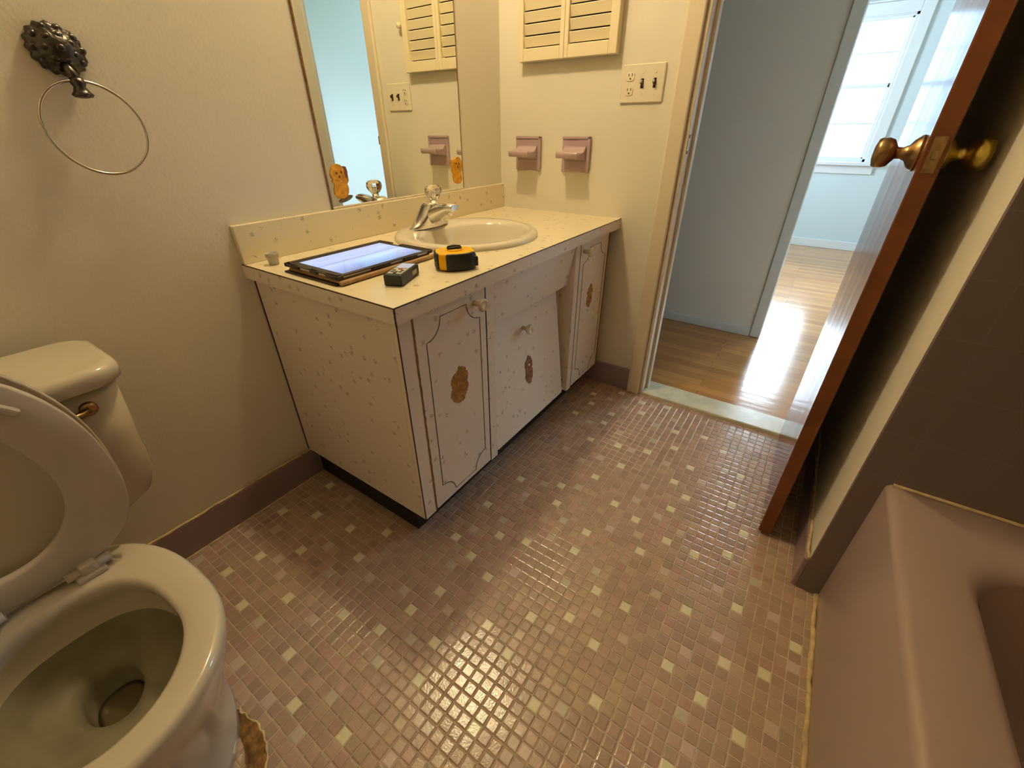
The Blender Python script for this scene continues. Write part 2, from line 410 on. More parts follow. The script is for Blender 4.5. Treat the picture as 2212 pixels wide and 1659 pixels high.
def mosaic():
    rnd = random.Random(3)
    bm = bmesh.new(); cl = bm.loops.layers.float_color.new('tile_colour')
    # grout bed
    v = [bm.verts.new(p) for p in ((-2.24, -1.56, .0), (.012, -1.56, .0), (.012, 0, .0), (-2.24, 0, .0))]
    f = bm.faces.new(v); f.material_index = 1
    hx, hy = PX * .462, PY * .462
    for i in range(-84, 1):
        for j in range(-57, 1):
            cx, cy = OX + i * PX, OY + j * PY
            if cx - hx < -2.235 or cx + hx > .004 or cy - hy < -1.5 - .06 or cy + hy > 0: continue
            if (i, j) in BRIGHT: c = (.72, .66, .46)
            elif (i, j) in PALE: c = rnd.choice([(.54, .42, .34), (.51, .44, .35), (.56, .42, .38)])
            elif i < -64 and rnd.random() < .035: c = (.72, .66, .46)
            else:
                k = rnd.uniform(.84, 1.1); t = rnd.random()
                if t < .72: c = (.42 * k, .29 * k, .225 * k)
                elif t < .9: c = (.43 * k, .315 * k, .225 * k)
                else: c = (.43 * k, .27 * k, .22 * k)
            dz = rnd.uniform(-.0002, .0003); tx, ty = rnd.uniform(-.012, .012), rnd.uniform(-.012, .012)
            dx, dy = rnd.uniform(-.0004, .0004), rnd.uniform(-.0004, .0004)
            rs = []
            for s, z in ((1.0, -.0004), (.985, .0005), (.93, .0009), (.78, .00130)):
                rs.append([bm.verts.new((cx + dx + a * hx * s, cy + dy + b * hy * s, z + dz + tx * a * hx + ty * b * hy))
                           for a, b in ((-1, -1), (1, -1), (1, 1), (-1, 1))])
            fs = []
            for A, B in ((rs[0], rs[1]), (rs[1], rs[2]), (rs[2], rs[3])):
                for k in range(4): fs.append(bm.faces.new((A[k], A[(k + 1) % 4], B[(k + 1) % 4], B[k])))
            fs.append(bm.faces.new(rs[3]))
            for f in fs:
                f.material_index = 0; f.smooth = False
                for lp in f.loops: lp[cl] = (*c, 1)
    me = bpy.data.meshes.new('floor'); bm.to_mesh(me); bm.free()
    m = mat('mosaic_tile', (.4, .28, .24), .17, bump=0); n, l = nod(m); p = n['Principled BSDF']
    at = n.new('ShaderNodeAttribute'); at.attribute_name = 'tile_colour'; l.new(at.outputs['Color'], p.inputs['Base Color'])
    tc = n.new('ShaderNodeTexCoord'); nz = n.new('ShaderNodeTexNoise'); nz.inputs['Scale'].default_value = 260; nz.inputs['Detail'].default_value = 2
    l.new(tc.outputs['Object'], nz.inputs['Vector'])
    b = n.new('ShaderNodeBump'); b.inputs['Strength'].default_value = .22; b.inputs['Distance'].default_value = .0012
    l.new(nz.outputs['Fac'], b.inputs['Height']); l.new(b.outputs['Normal'], p.inputs['Normal'])
    mr = n.new('ShaderNodeMapRange'); mr.inputs[3].default_value = .13; mr.inputs[4].default_value = .27; p.inputs['Specular IOR Level'].default_value = .8
    n2 = n.new('ShaderNodeTexNoise'); n2.inputs['Scale'].default_value = 9; l.new(tc.outputs['Object'], n2.inputs['Vector'])
    l.new(n2.outputs['Fac'], mr.inputs[0]); l.new(mr.outputs[0], p.inputs['Roughness'])
    me.materials.append(m); me.materials.append(m_grout)
    o = bpy.data.objects.new('floor', me); COL.objects.link(o); tag(o, kind='structure')


mosaic()
struct('floor_subbase', MB().box(-2.34, .1, -2.40, .1, -.06, -.0015), m_grout)

# baseboards: mauve tile with a worn grout bead on top
def baseboard(name, x0, x1, y0, y1, top=.112, bead='y'):
    b = MB(); b.box(x0, x1, y0, y1, 0, top, .003, 2)
    rnd = random.Random(hash(name) % 97)
    if x1 - x0 > y1 - y0:
        yb = y0 if bead == 'y' else y1
        k = max(4, int((x1 - x0) / .03))
        pts = [(x0 + (x1 - x0) * i / k, yb + rnd.uniform(-.002, .002) + (.004 if bead == 'y' else -.004), top + .0015 + rnd.uniform(0, .003)) for i in range(k + 1)]
        b.tube(pts, .0042, 6, mi=1)
        b.tube([(p[0], yb + rnd.uniform(-.001, .001), .001) for p in pts], .0035, 6, mi=1)
    return struct(name, b, [m_mauve, m_caulk])


baseboard('baseboard_back', -2.24, -1.17, -.010, 0)
baseboard('baseboard_right', -.010, 0, -.729, -.05)
baseboard('baseboard_wing', -.722, -.02, -1.490, -1.478)
# hallway baseboards
bb = MB(); bb.box(.985, 1.0, -1.106, 1.6, .004, .055, .004, 2)
struct('baseboard_hall', bb, m_htrim)
struct('baseboard_far', MB().box(3.826, 3.84, -3.3, .5, .004, .085, .004, 2), m_htrim)
struct('baseboard_end', MB().box(.112, 3.826, -3.3, -3.286, .004, .085, .004, 2), m_htrim)
# cased opening at the end of the hall wall
tr = MB(); tr.box(.988, 1.127, -1.165, -1.112, .004, H, .004, 2)
struct('trim_1', tr, m_htrim)
struct('trim_2', MB().box(1.20, 1.33, -3.3, -3.275, .004, 2.1, .004, 2), m_htrim)
# bathroom door casing, jambs, stop
cs = MB()
cs.box(-.018, 0, -.786, -.729, 0, 2.06, .006, 3)
cs.box(-.018, 0, -1.455, -1.40, 0, 2.06, .006, 3)
cs.box(-.018, 0, -1.455, -.729, 2.06, 2.12, .006, 3)
struct('trim_3', cs, m_trim)
jb = MB()
jb.box(-.004, .115, -.800, -.786, 0, 2.05, .003, 2)
jb.box(-.004, .115, -1.410, -1.396, 0, 2.05, .003, 2)
jb.box(-.004, .115, -1.395, -.80, 2.035, 2.05, .003, 2)
jb.box(.045, .080, -.811, -.799, .012, 2.04, .003, 2)
struct('trim_4', jb, m_trim)
tj = MB(); tj.box(.112, .128, -.786, -.729, 0, 2.06, .004, 2); tj.box(.112, .128, -1.455, -1.40, 0, 2.06, .004, 2); tj.box(.112, .128, -1.455, -.729, 2.06, 2.12, .004, 2)
struct('trim_5', tj, m_htrim)
th = MB(); th.box(-.004, .125, -1.397, -.800, -.02, .014, .005, 3)
struct('trim_6', th, m_marble)
sp = thing('strike_plate', 'small metal strike plate on the painted jamb of the open doorway', 'strike plate', (.02, -.802, 1.03))
MB().box(.004, .034, -.8035, -.8015, 1.00, 1.06, .001, 1).build('plate', m_chrome, sp)
MB().box(-.006, .006, -.8045, -.800, 1.01, 1.05, .002, 2).build('lip', m_chrome, sp)

# ------------------------------------------------------------------ window and outdoors
def window(i, y0, y1):
    f = MB()
    f.box(3.852, 3.90, y0, y0 + .035, z0, z1, .004, 2); f.box(3.852, 3.90, y1 - .035, y1, z0, z1, .004, 2)
    f.box(3.852, 3.90, y0, y1, z0, z0 + .03, .004, 2); f.box(3.852, 3.90, y0, y1, z1 - .03, z1, .004, 2)
    # casing, stool and apron
    f.box(3.822, 3.84, y0 - .075, y0 + .012, z0 - .01, z1 + .07, .005, 2); f.box(3.822, 3.84, y1 - .012, y1 + .075, z0 - .01, z1 + .07, .005, 2)
    f.box(3.820, 3.84, y0 - .080, y1 + .080, z1 + .0715, z1 + .085, .003, 2); f.box(3.824, 3.8395, y0 + .0125, y1 - .0125, z1 - .01, z1 + .07, .004, 2)
    w = struct('window_%d' % i, f, m_htrim)
    MB().box(3.79, 3.86, y0 - .10, y1 + .10, z0 - .028, z0 + .002, .006, 3).build('window_sill', m_htrim, w)
    MB().box(3.824, 3.84, y0 - .075, y1 + .075, z0 - .10, z0 - .028, .004, 2).build('window_apron', m_htrim, w)
    for nm, a, b, x in (('lower_sash', z0 + .02, 1.405, 3.86), ('upper_sash', 1.395, z1 - .02, 3.88)):
        s = MB(); t = .022; Y0, Y1 = y0 + .03, y1 - .03
        s.box(x, x + .018, Y0, Y0 + t, a, b, .003, 2); s.box(x, x + .018, Y1 - t, Y1, a, b, .003, 2)
        s.box(x, x + .018, Y0, Y1, a, a + .022, .003, 2); s.box(x, x + .018, Y0, Y1, b - .022, b, .003, 2)
        md = (a + b) / 2; s.box(x + .002, x + .016, Y0, Y1, md - .006, md + .006, .002, 1)
        so = s.build(nm, m_htrim, w)
        MB().box(x + .007, x + .011, Y0 + t, Y1 - t, a + .02, b - .02).build('window_pane', m_pane, so)


window(1, *wins[0]); window(2, *wins[1])  # second window is unseen, added to brighten the wall the mirror shows
w3 = MB(); w3.box(2.3, 2.335, .53, .58, .8, 1.9, .004, 2); w3.box(2.965, 3.0, .53, .58, .8, 1.9, .004, 2); w3.box(2.3, 3.0, .53, .58, .8, .83, .004, 2); w3.box(2.3, 3.0, .53, .58, 1.87, 1.9, .004, 2); w3.box(2.3, 3.0, .54, .57, 1.34, 1.37, .004, 2)
w3 = struct('window_3', w3, m_htrim); MB().box(2.33, 2.97, .553, .557, .82, 1.88).build('window_pane', m_pane, w3)  # unseen window, added to light the living room's end and far walls
struct('added_backdrop', MB().box(17, 17.2, -14, 9, -.6, 4.2), mat('backdrop_blue_grey', (.10, .12, .15), .8, var=.2, vscale=.6))  # backdrop added to keep the window reflection on the door from washing out
struct('ground_lawn', MB().box(3.96, 30, -20, 20, -.7, -.6), m_lawn)

# ------------------------------------------------------------------ open wooden door
dr = bpy.data.objects.new('door_1', None); COL.objects.link(dr); dr.location = (0, -1.39, 0)
tag(dr, 'dark varnished wooden door standing open into the bathroom', kind='structure')
MB().box(-.580, .002, -1.4095, -1.3755, .012, 2.03, .0015, 1).build('door_panel', m_door, dr)
MB().box(-.5815, -.5795, -1.408, -1.377, .013, 2.029, .0005, 1).build('door_edge', m_dooredge, dr)
KZ = 1.035; KX = -.515


def knob(sgn, m, y0):
    b = MB()
    pr = [(.032, 0), (.031, .004), (.024, .012), (.014, .018), (.0105, .026), (.0105, .034), (.016, .038), (.024, .043), (.027, .052), (.0275, .062), (.024, .068), (.012, .071), (.002, .0715)]
    b.lathe([(r, sgn * h) for r, h in pr], (KX, y0, KZ), 'y', 28)
    return b.build('door_knob', m, dr)


knob(1, m_brass, -1.3755); k2 = knob(-1, m_brass2, -1.4095); k2['label'] = 'yellow brass knob on the shaded side of the door'
lp = MB(); lp.box(-.5830, -.5812, -1.402, -1.383, KZ - .03, KZ + .03, .0005, 1); lp.box(-.590, -.583, -1.397, -1.388, KZ - .008, KZ + .008, .002, 2)
lp.build('latch', m_brass, dr)
for hz in (.25, 1.85):
    MB().lathe([(.006, -.045), (.006, .045)], (-.005, -1.4115, hz), 'z', 12).build('hinge', m_brass, dr)

# ------------------------------------------------------------------ vanity cabinet
vc = thing('vanity_cabinet', 'white flecked laminate vanity cabinet with two doors under the countertop', 'cabinet', (-.62, -.28, 0))
b = MB()
b.box(-1.19, -1.172, -.552, -.0, .115, .730, .0008, 1)                # left side panel
b.box(-.062, -.045, -.552, -.0, .115, .730, .0008, 1)
b.box(-1.172, -.062, -.552, -.003, .115, .133)
b.box(-.855, -.84, -.552, -.02, .133, .728); b.box(-.34, -.322, -.552, -.02, .133, .728)
b.box(-.84, -.34, -.47, -.455, .133, .728)
b.box(-1.19, -1.147, -.57, -.552, .115, .730, .0008, 1)              # face frame stiles
b.box(-.876, -.84, -.57, -.552, .112, .730, .0008, 1)
b.box(-.34, -.306, -.57, -.552, .112, .730, .0008, 1)
b.build('cabinet_body', m_lam, vc)
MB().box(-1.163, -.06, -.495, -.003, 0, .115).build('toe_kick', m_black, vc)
MB().box(-1.1912, -1.189, -.5712, -.5685, .115, .730).build('corner_seam', m_seam, vc)
MB().box(-1.1925, -1.1895, -.004, -.0003, .115, .729).build('wall_seam', m_seam, vc)
MB().box(-.0475, -.044, -.5715, -.567, .12, .729).build('corner_seam', m_stain, vc)


def door_front(x0, x1, kx, kz, arcs=True):
    d = MB(); d.box(x0, x1, -.570, -.552, .118, .726, .001, 1); d = d.build('cabinet_door', m_lam, vc)
    # routed groove outline with scooped corners
    g = .033 if x1 - x0 > .256 else .030; xa, xb, za, zb = x0 + g, x1 - g + .006, .135, .695
    r = .052
    pts = []
    for cx, cz, a0 in ((xa, za, 90), (xb, za, 180), (xb, zb, 270), (xa, zb, 0)):
        for k in range(9):
            a = R_(a0 - k * 90 / 8) if False else R_({90: 90, 180: 180, 270: 270, 0: 360}[a0] - k * 90 / 8)
            pts.append((cx + r * math.cos(a), -.5702, cz + r * math.sin(a)))
    order = []
    # bottom-left: start at (xa, za+r) -> (xa+r, za)
    order += [(xa + r * math.cos(R_(90 - 90 * k / 8)), -.5702, za + r * math.sin(R_(90 - 90 * k / 8))) for k in range(9)]
    order += [(xb + r * math.cos(R_(180 - 90 * k / 8)), -.5702, za + r * math.sin(R_(180 - 90 * k / 8))) for k in range(9)]
    order += [(xb + r * math.cos(R_(270 - 90 * k / 8)), -.5702, zb + r * math.sin(R_(270 - 90 * k / 8))) for k in range(9)]
    order += [(xa + r * math.cos(R_(0 - 90 * k / 8)), -.5702, zb + r * math.sin(R_(0 - 90 * k / 8))) for k in range(9)]
    MB().tube(order, .0011, 6, closed=True).build('groove', m_seam, d)
    k = MB(); k.lathe([(.0075, 0), (.007, -.012), (.010, -.018), (.0165, -.024), (.0175, -.030), (.016, -.034), (.011, -.0355), (.009, -.034), (.001, -.0345)], (kx, -.570, kz), 'y', 24)
    k.build('cabinet_knob', m_porc, d)
    return d


ld = door_front(-1.143, -.880, -.925, .688)
rd = door_front(-.303, -.050, -.276, .690)
rnd = random.Random(8); g = MB()
g.rings([[(-1.1452 - rnd.uniform(.0018, .0038), -.5712, z), (-1.1452 + rnd.uniform(.0018, .0038), -.5712, z), (-1.1432, -.560, z), (-1.1472, -.560, z)] for z in [.118 + .612 * k / 70 for k in range(71)]], True, True, smooth=False)
g.build('door_gap', m_stain, vc)
MB().box(-.8788, -.8768, -.5706, -.560, .118, .728).build('door_gap', m_seam, vc)
MB().box(-.3055, -.3030, -.5706, -.560, .118, .728).build('door_gap', m_seam, vc)
# sloping fascia and tilted hamper panel in the middle
fa = MB()
t = .014
fa.rings([[(-.840, -.570, .730), (-.342, -.570, .730), (-.342, -.543, .575), (-.840, -.543, .575)],
          [(-.840, -.570 + t, .730), (-.342, -.570 + t, .730), (-.342, -.543 + t, .575), (-.840, -.543 + t, .575)]], True, True, smooth=False)
fa.build('fascia_panel', m_lam, vc)
hp = MB()
hp.rings([[(-.838, -.512, .600), (-.380, -.512, .600), (-.383, -.570, .130), (-.838, -.570, .130)],
          [(-.838, -.498, .600), (-.380, -.498, .600), (-.383, -.555, .130), (-.838, -.555, .130)]], True, True, smooth=False)
hpo = hp.build('hamper_panel', m_lam, vc)
k = MB(); k.lathe([(.0075, 0), (.007, -.012), (.010, -.018), (.0165, -.024), (.0175, -.030), (.016, -.034), (.011, -.0355), (.009, -.034), (.001, -.0345)], (-.620, -.524, .497), 'y', 24)
k.build('cabinet_knob', m_porc, hpo)
MB().box(-.360, -.345, -.512, -.47, .13, .56).build('filler_strip', m_lam, vc)


def blob(pts, cx, cz, y, h, rnd, jag=.006, sub=5):
    out = []
    k = len(pts)
    for i in range(k):
        a, c = pts[i], pts[(i + 1) % k]
        for s in range(sub):
            t = s / sub
            out.append((cx + a[0] + (c[0] - a[0]) * t + rnd.uniform(-jag, jag) * .5, cz + a[1] + (c[1] - a[1]) * t + rnd.uniform(-jag, jag) * .5))
    return out


def remnant(name, parent, cx, cz, w, h, m, y, slope=0.0, hole=False, seed=1):
    rnd = random.Random(seed)
    sh = [(.02, .5), (.3, .42), (.38, .30), (.50, .22), (.40, .02), (.48, -.18), (.30, -.34), (.12, -.50), (-.16, -.47), (-.38, -.36), (-.50, -.20), (-.40, .0), (-.46, .18), (-.34, .34), (-.12, .40)]
    poly = blob([(x * w, z * h) for x, z in sh], cx, cz, 0, 0, rnd, .005)
    b = MB()
    M = Matrix(((1, 0, 0, 0), (0, slope, -1, y - slope * cz), (0, 1, 0, 0), (0, 0, 0, 1)))
    b.prism(poly, .0012, M)
    return b.build(name, m, parent)


remnant('sticker_remnant', ld, -1.005, .478, .074, .112, m_glue, -.5700, seed=2)
remnant('sticker_remnant', rd, -.190, .494, .052, .100, m_glue, -.5700, seed=5)
remnant('sticker_remnant', hpo, -.607, .335, .050, .110, m_glue2, -.5457, slope=-.1234 * -1 if False else .1234, seed=9)
rp = MB(); rp.lathe([(.001, -.0016), (.0055, -.0016), (.006, 0)], (-.606, -.5436, .352), 'y', 10); rp.build('bare_spot', m_lam, hpo)

# ------------------------------------------------------------------ countertop
ct = thing('countertop', 'pale yellow flecked laminate countertop with a low backsplash', 'countertop', (-.6, -.3, .73))
SX, SY, SA, SB = -.585, -.272, .246, .238
# slab with an oval cut-out
def slab():
    bm = bmesh.new(); N = 64
    x0, x1, y0, y1, za, zb = -1.210, 0, -.593, 0, .730, .7676
    ov = []; rc = []
    for k in range(N):
        a = 2 * math.pi * k / N; c, s = math.cos(a), math.sin(a)
        ov.append((SX + c * (SA - .015), SY + s * (SB - .015)))
        t = min([(x1 - SX) / c if c > 1e-9 else 1e9, (x0 - SX) / c if c < -1e-9 else 1e9, (y1 - SY) / s if s > 1e-9 else 1e9, (y0 - SY) / s if s < -1e-9 else 1e9])
        rc.append((SX + c * t, SY + s * t))
    for z, fl in ((zb, 0), (za, 1)):
        A = [bm.verts.new((*p, z)) for p in ov]; B = [bm.verts.new((*p, z)) for p in rc]
        for k in range(N):
            q = (A[k], B[k], B[(k + 1) % N], A[(k + 1) % N]); bm.faces.new(q if not fl else q[::-1])
        # corners
        for cx, cy in ((x0, y0), (x1, y0), (x0, y1), (x1, y1)):
            for k in range(N):
                p, q2 = rc[k], rc[(k + 1) % N]
                on = lambda pt: (abs(pt[0] - cx) < 1e-6, abs(pt[1] - cy) < 1e-6)
                a1, a2 = on(p), on(q2)
                if (a1[0] and a2[1] and not a1[1]) or (a1[1] and a2[0] and not a1[0]):
                    v = bm.verts.new((cx, cy, z)); f = (B[k], v, B[(k + 1) % N]); bm.faces.new(f if not fl else f[::-1])
    m = MB(); m.bm.free(); m.bm = bm
    return m


s = slab()
s.build('worktop', m_lamtop, ct)
e = MB()
e.box(-1.210, 0, -.5935, -.590, .730, .7655); e.box(-1.2105, -1.207, -.5935, 0, .730, .7655)
e.build('front_edge', m_lam, ct)
e = MB(); e.box(-1.2112, 0, -.5942, -.592, .7655, .7680); e.box(-1.2112, -1.209, -.5942, 0, .7655, .7680)
e.box(-1.2116, -1.2096, -.5946, -.5926, .730, .768)
e.build('edge_seam', m_seam, ct)
MB().box(-1.210, -.0003, -.0157, 0, .7676, .8667, .002, 2).build('backsplash', m_lamtop, ct)

# ------------------------------------------------------------------ sink with drop-in rim
sk = thing('bathroom_sink', 'oval off-white porcelain drop-in sink in the countertop', 'sink', (SX, SY, .768))


def ell(cx, cy, z, a, b_, n=64): return [(cx + a * math.cos(2 * math.pi * k / n), cy + b_ * math.sin(2 * math.pi * k / n), z) for k in range(n)]


BY = -.305
sr = [ell(SX, SY, .766, SA, SB), ell(SX, SY, .774, SA + .001, SB + .001), ell(SX, SY, .781, SA - .004, SB - .004), ell(SX, SY, .7845, SA - .012, SB - .012),
      ell(SX, SY - .006, .7845, SA - .026, SB - .028), ell(SX, SY - .018, .783, SA - .040, SB - .052), ell(SX, BY + .002, .779, .200, .166), ell(SX, BY, .770, .192, .158), ell(SX, BY, .748, .183, .150),
      ell(SX, BY, .71, .165, .134), ell(SX, BY, .67, .130, .105), ell(SX, BY, .648, .08, .066), ell(SX, BY, .642, .022, .022)]
MB().rings(sr, False, False).build('basin', m_porc, sk)
MB().rings([ell(SX, SY, .766, SA - .015, SB - .015), ell(SX, BY, .70, .19, .15), ell(SX, BY, .63, .09, .08)], False, True).build('basin_underside', m_porc, sk)
MB().lathe([(.024, .0), (.024, .003), (.017, .004), (.016, .0), (.004, -.001)], (SX, BY, .6425), 'z', 24).build('drain', m_chrome, sk)

# ------------------------------------------------------------------ faucet
FX, FY = -.610, -.120
fc = thing('faucet', 'chrome single-handle faucet with a clear ball knob on the sink', 'faucet', (FX, FY, .784))
b = MB()
# winged base
def sup(cx, cy, z, a, b_, n=32, p=2.6):
    out = []
    for k in range(n):
        t = 2 * math.pi * k / n; c, s_ = math.cos(t), math.sin(t)
        out.append((cx + a * math.copysign(abs(c) ** (2 / p), c), cy + b_ * math.copysign(abs(s_) ** (2 / p), s_), z))
    return out


b.rings([sup(FX, FY, .784, .092, .029, p=2), sup(FX, FY, .789, .091, .029, p=2.2), sup(FX, FY, .797, .072, .029), sup(FX, FY - .002, .812, .054, .033), sup(FX, FY - .006, .832, .040, .035),
         sup(FX, FY - .012, .852, .029, .031), sup(FX, FY - .018, .862, .024, .026), sup(FX, FY - .022, .866, .015, .015)], True, True)
b.build('faucet_body', m_chrome, fc)
sp_ = MB(); rs = []
for t, (y, z, w, h) in enumerate([(FY + .005, .815, .038, .028), (FY - .03, .826, .034, .030), (FY - .06, .838, .029, .025), (FY - .09, .849, .025, .018), (FY - .118, .855, .024, .014), (FY - .128, .856, .020, .009)]):
    rs.append([(FX + w * math.cos(2 * math.pi * k / 20), y, z + h * math.sin(2 * math.pi * k / 20)) for k in range(20)])
sp_.rings(rs, True, True); sp_.build('spout', m_chrome, fc)
MB().lathe([(.010, 0), (.011, -.004), (.011, -.015), (.008, -.016)], (FX, FY - .104, .846), 'z', 20).build('aerator', m_chrome, fc)
kn = MB(); kn.lathe([(.010, .0), (.012, .004), (.013, .010), (.020, .018), (.027, .028), (.029, .038), (.026, .048), (.018, .054), (.008, .056), (.002, .056)], (FX, FY - .034, .864), 'z', 8)
for f in kn.bm.faces: f.smooth = False
kno = kn.build('knob_handle', m_acryl, fc)
MB().lathe([(.004, .0), (.004, .03), (.007, .034), (.001, .036)], (FX, FY - .034, .864), 'z', 12).build('knob_core', m_chrome, kno)
MB().lathe([(.020, -.012), (.018, 0), (.011, .004), (.009, .010)], (FX, FY - .032, .862), 'z', 20).build('knob_collar', m_chrome, fc)
MB().tube([(FX, FY + .018, .80), (FX, FY + .020, .852)], .003, 10).build('lift_rod', m_chrome, fc)

# ------------------------------------------------------------------ mirror with amber stickers
mr = thing('wall_mirror', 'frameless rectangular wall mirror above the backsplash', 'mirror', (-.59, 0, .868))
MB().box(-.900, -.276, -.005, -.0003, .8675, 1.80, .0012, 1).build('mirror_glass', m_mirror, mr)
MB().box(-.903, -.8990, -.0055, 0, .8670, 1.80).build('mirror_edge', m_stain, mr)
MB().box(-.277, -.2735, -.0055, 0, .8670, 1.80).build('mirror_edge', m_stain, mr)
MB().box(-.900, -.276, -.0085, -.0003, .8668, .8735, .001, 1).build('mirror_channel', m_trim, mr)


def sticker(cx, z0_, s, flip, label):
    """amber relief of a sitting puppy-like animal on a small oval base"""
    t = thing('mirror_sticker', label, 'sticker', (cx, -.0055, z0_), group='amber animal stickers on the mirror')
    M = Matrix(((flip * s, 0, 0, cx), (0, 0, -1, -.0052), (0, s, 0, z0_), (0, 0, 0, 1)))
    def P(l, m, h, nm, par=t, bev=.0): return MB().prism(l, h, M, bev).build(nm, m, par)
    body = [(.28, .02), (.50, .01), (.70, .06), (.80, .16), (.84, .30), (.80, .42), (.90, .50), (.90, .62), (.66, .66), (.40, .64), (.20, .62), (.10, .52), (.20, .42), (.14, .32), (.12, .16)]
    head = [(.20, .60), (.16, .72), (.18, .88), (.28, .97), (.44, 1.0), (.60, .96), (.70, .90), (.76, .78), (.76, .66), (.62, .56), (.46, .52), (.30, .54)]
    ear1 = [(.16, .86), (.10, .74), (.12, .60), (.20, .56), (.26, .66), (.26, .82)]
    ear2 = [(.74, .92), (.84, .90), (.88, .76), (.86, .62), (.78, .58), (.72, .70)]
    sc = lambda l, kx=1.0: [((x - .5) * kx * .075, z * .098) for x, z in l]
    P(sc(body), m_amber, .003, 'body', bev=.0008); P(sc(head), m_amber, .0042, 'head', bev=.001)
    P(sc(ear1), m_amber, .0048, 'ear'); P(sc(ear2), m_amber_dk if flip > 0 else m_amber, .0048, 'ear')
    for x, z in ((.36, .74), (.58, .76), (.46, .64)):
        P([((x - .5) * .075 + .0032 * math.cos(a * .785), z * .098 + .004 * math.sin(a * .785)) for a in range(8)], m_amber_dk, .0053, 'eye' if z > .7 else 'nose')
    if flip > 0: P([((.62 - .5) * .075 + .026 * math.cos(a * math.pi / 12), -.001 + .0075 * math.sin(a * math.pi / 12) + .006 * math.cos(a * math.pi / 12)) for a in range(24)], m_olive, .002, 'base')
    return t


sticker(-.857, .893, 1.0, 1, 'amber puppy-shaped sticker with a dark oval base on the mirror left edge')
sticker(-.312, .888, 1.0, -1, 'amber puppy-shaped sticker at the lower right edge of the mirror')

# ------------------------------------------------------------------ louvred medicine cabinet on the door wall
mc = thing('louvered_cabinet', 'cream louvered shutter cabinet mounted above the soap holders', 'cabinet', (0, -.315, 1.30))
y0, y1, za, zb = -.515, -.115, 1.300, 1.92
MB().box(-.010, -.0005, y0 + .008, y1 - .008, za + .008, zb - .008).build('gap_shade_backing', m_dark, mc)  # sheet coloured dark to give the gaps between slats their shade


def shutter(ya, yb, sa, sb):
    b = MB()
    b.box(-.035, -.010, ya, ya + sa, za, zb, .002, 2); b.box(-.035, -.010, yb - sb, yb, za, zb, .002, 2)
    b.box(-.0345, -.010, ya + sa, yb - sb, za + .0005, za + .040, .002, 2); b.box(-.0345, -.010, ya + sa, yb - sb, zb - .045, zb, .002, 2)
    z = za + .046
    while z < zb - .05:
        M = Matrix.Translation((-.0225, 0, z + .0145)) @ Matrix.Rotation(R_(-16), 4, 'Y')
        b.box(-.0032, .0032, ya + sa, yb - sb, -.0158, .0158, .0015, 2, M=M)
        z += .0358
    return b.build('shutter_door', m_shut, mc)


shutter(y0, -.3105, .031, .016); shutter(-.3095, y1, .017, .020)
MB().box(-.011, -.0005, y0, y0 + .01, za, zb).build('cabinet_side', m_shut, mc)
hk = MB(); hk.lathe([(.006, 0), (.006, .012), (.012, .016), (.013, .022), (.008, .027), (.001, .028)], (-.022, -.545, 1.475), 'x', 18)
for v in hk.bm.verts: v.co.x = -.0 - (v.co.x + .022)
tag(hk.build('wall_hook', m_shut, loc=(0, -.545, 1.475)), 'small cream knob hook on the wall beside the louvered cabinet', 'hook')

# ------------------------------------------------------------------ soap holders
def soap(yc, label, chip):
    zt, zb_ = 1.053, .926; w = .124
    t = thing('soap_holder', label, 'soap holder', (0, yc, .926), group='mauve ceramic wall holders')
    b = MB(); b.box(-.010, -.0003, yc - w / 2, yc + w / 2, zb_, zt, .003, 3)
    b.box(-.0135, -.009, yc - w / 2, yc - w / 2 + .012, zb_, zt, .003, 3)
    b.box(-.0135, -.009, yc - w / 2, yc + w / 2, zt - .010, zt, .003, 3)
    b.build('back_plate', m_soap, t)
    # shelf, curved up to the plate and with a raised lip
    poly = [(0, .030), (-.012, .022), (-.020, .012), (-.030, .007), (-.066, .004), (-.070, .009), (-.075, .010), (-.078, .004), (-.077, -.010), (-.070, -.013), (-.030, -.013), (-.012, -.018), (0, -.026)]
    M = Matrix(((1, 0, 0, -.009), (0, 0, -1, yc + w / 2 - .012), (0, 1, 0, .992), (0, 0, 0, 1)))
    MB().prism(poly, w - .028, M, .0025, smooth=True).build('shelf', m_soap, t)
    if chip:
        rnd = random.Random(4); pts = [(-.004, yc + w / 2 - .006 - .11 * i / 10, zb_ - .001 + rnd.uniform(-.004, .001)) for i in range(11)]
        MB().tube(pts, [rnd.uniform(.002, .005) for _ in pts], 6).build('grout_bead', m_plate, t)


soap(-.149, 'mauve ceramic soap holder nearer the mirror wall with a ragged lower grout line', True)
soap(-.374, 'mauve ceramic soap holder nearer the doorway under the cabinet', False)

# ------------------------------------------------------------------ switch plate
pl = thing('switch_plate', 'almond three-gang wall plate with outlet and two dark switches', 'switch plate', (0, -.611, 1.158))
b = MB(); b.box(-.0065, -.0003, -.688, -.534, 1.156, 1.270, .0035, 1); b.build('cover_plate', m_plate, pl)
for zc in (1.234, 1.192):
    o = MB(); M = Matrix(((0, 0, -1, -.0062), (1, 0, 0, -.567), (0, 1, 0, zc), (0, 0, 0, 1)))
    o.prism([(.0165 * max(-.82, min(.82, math.cos(a * math.pi / 16))) / .82 * .82, .0145 * max(-.9, min(.9, math.sin(a * math.pi / 16)))) for a in range(32)], .0022, M, .0006)
    oo = o.build('outlet_face', m_plate, pl)
    h = MB()
    h.box(-.0088, -.008, -.5745, -.572, zc + .001, zc + .009); h.box(-.0088, -.008, -.562, -.5595, zc + .001, zc + .0085); h.lathe([(.0028, -.0088), (.0028, -.008)], (0, -.567, zc - .0062), 'x', 12)
    h.build('outlet_slots', m_seam, oo)
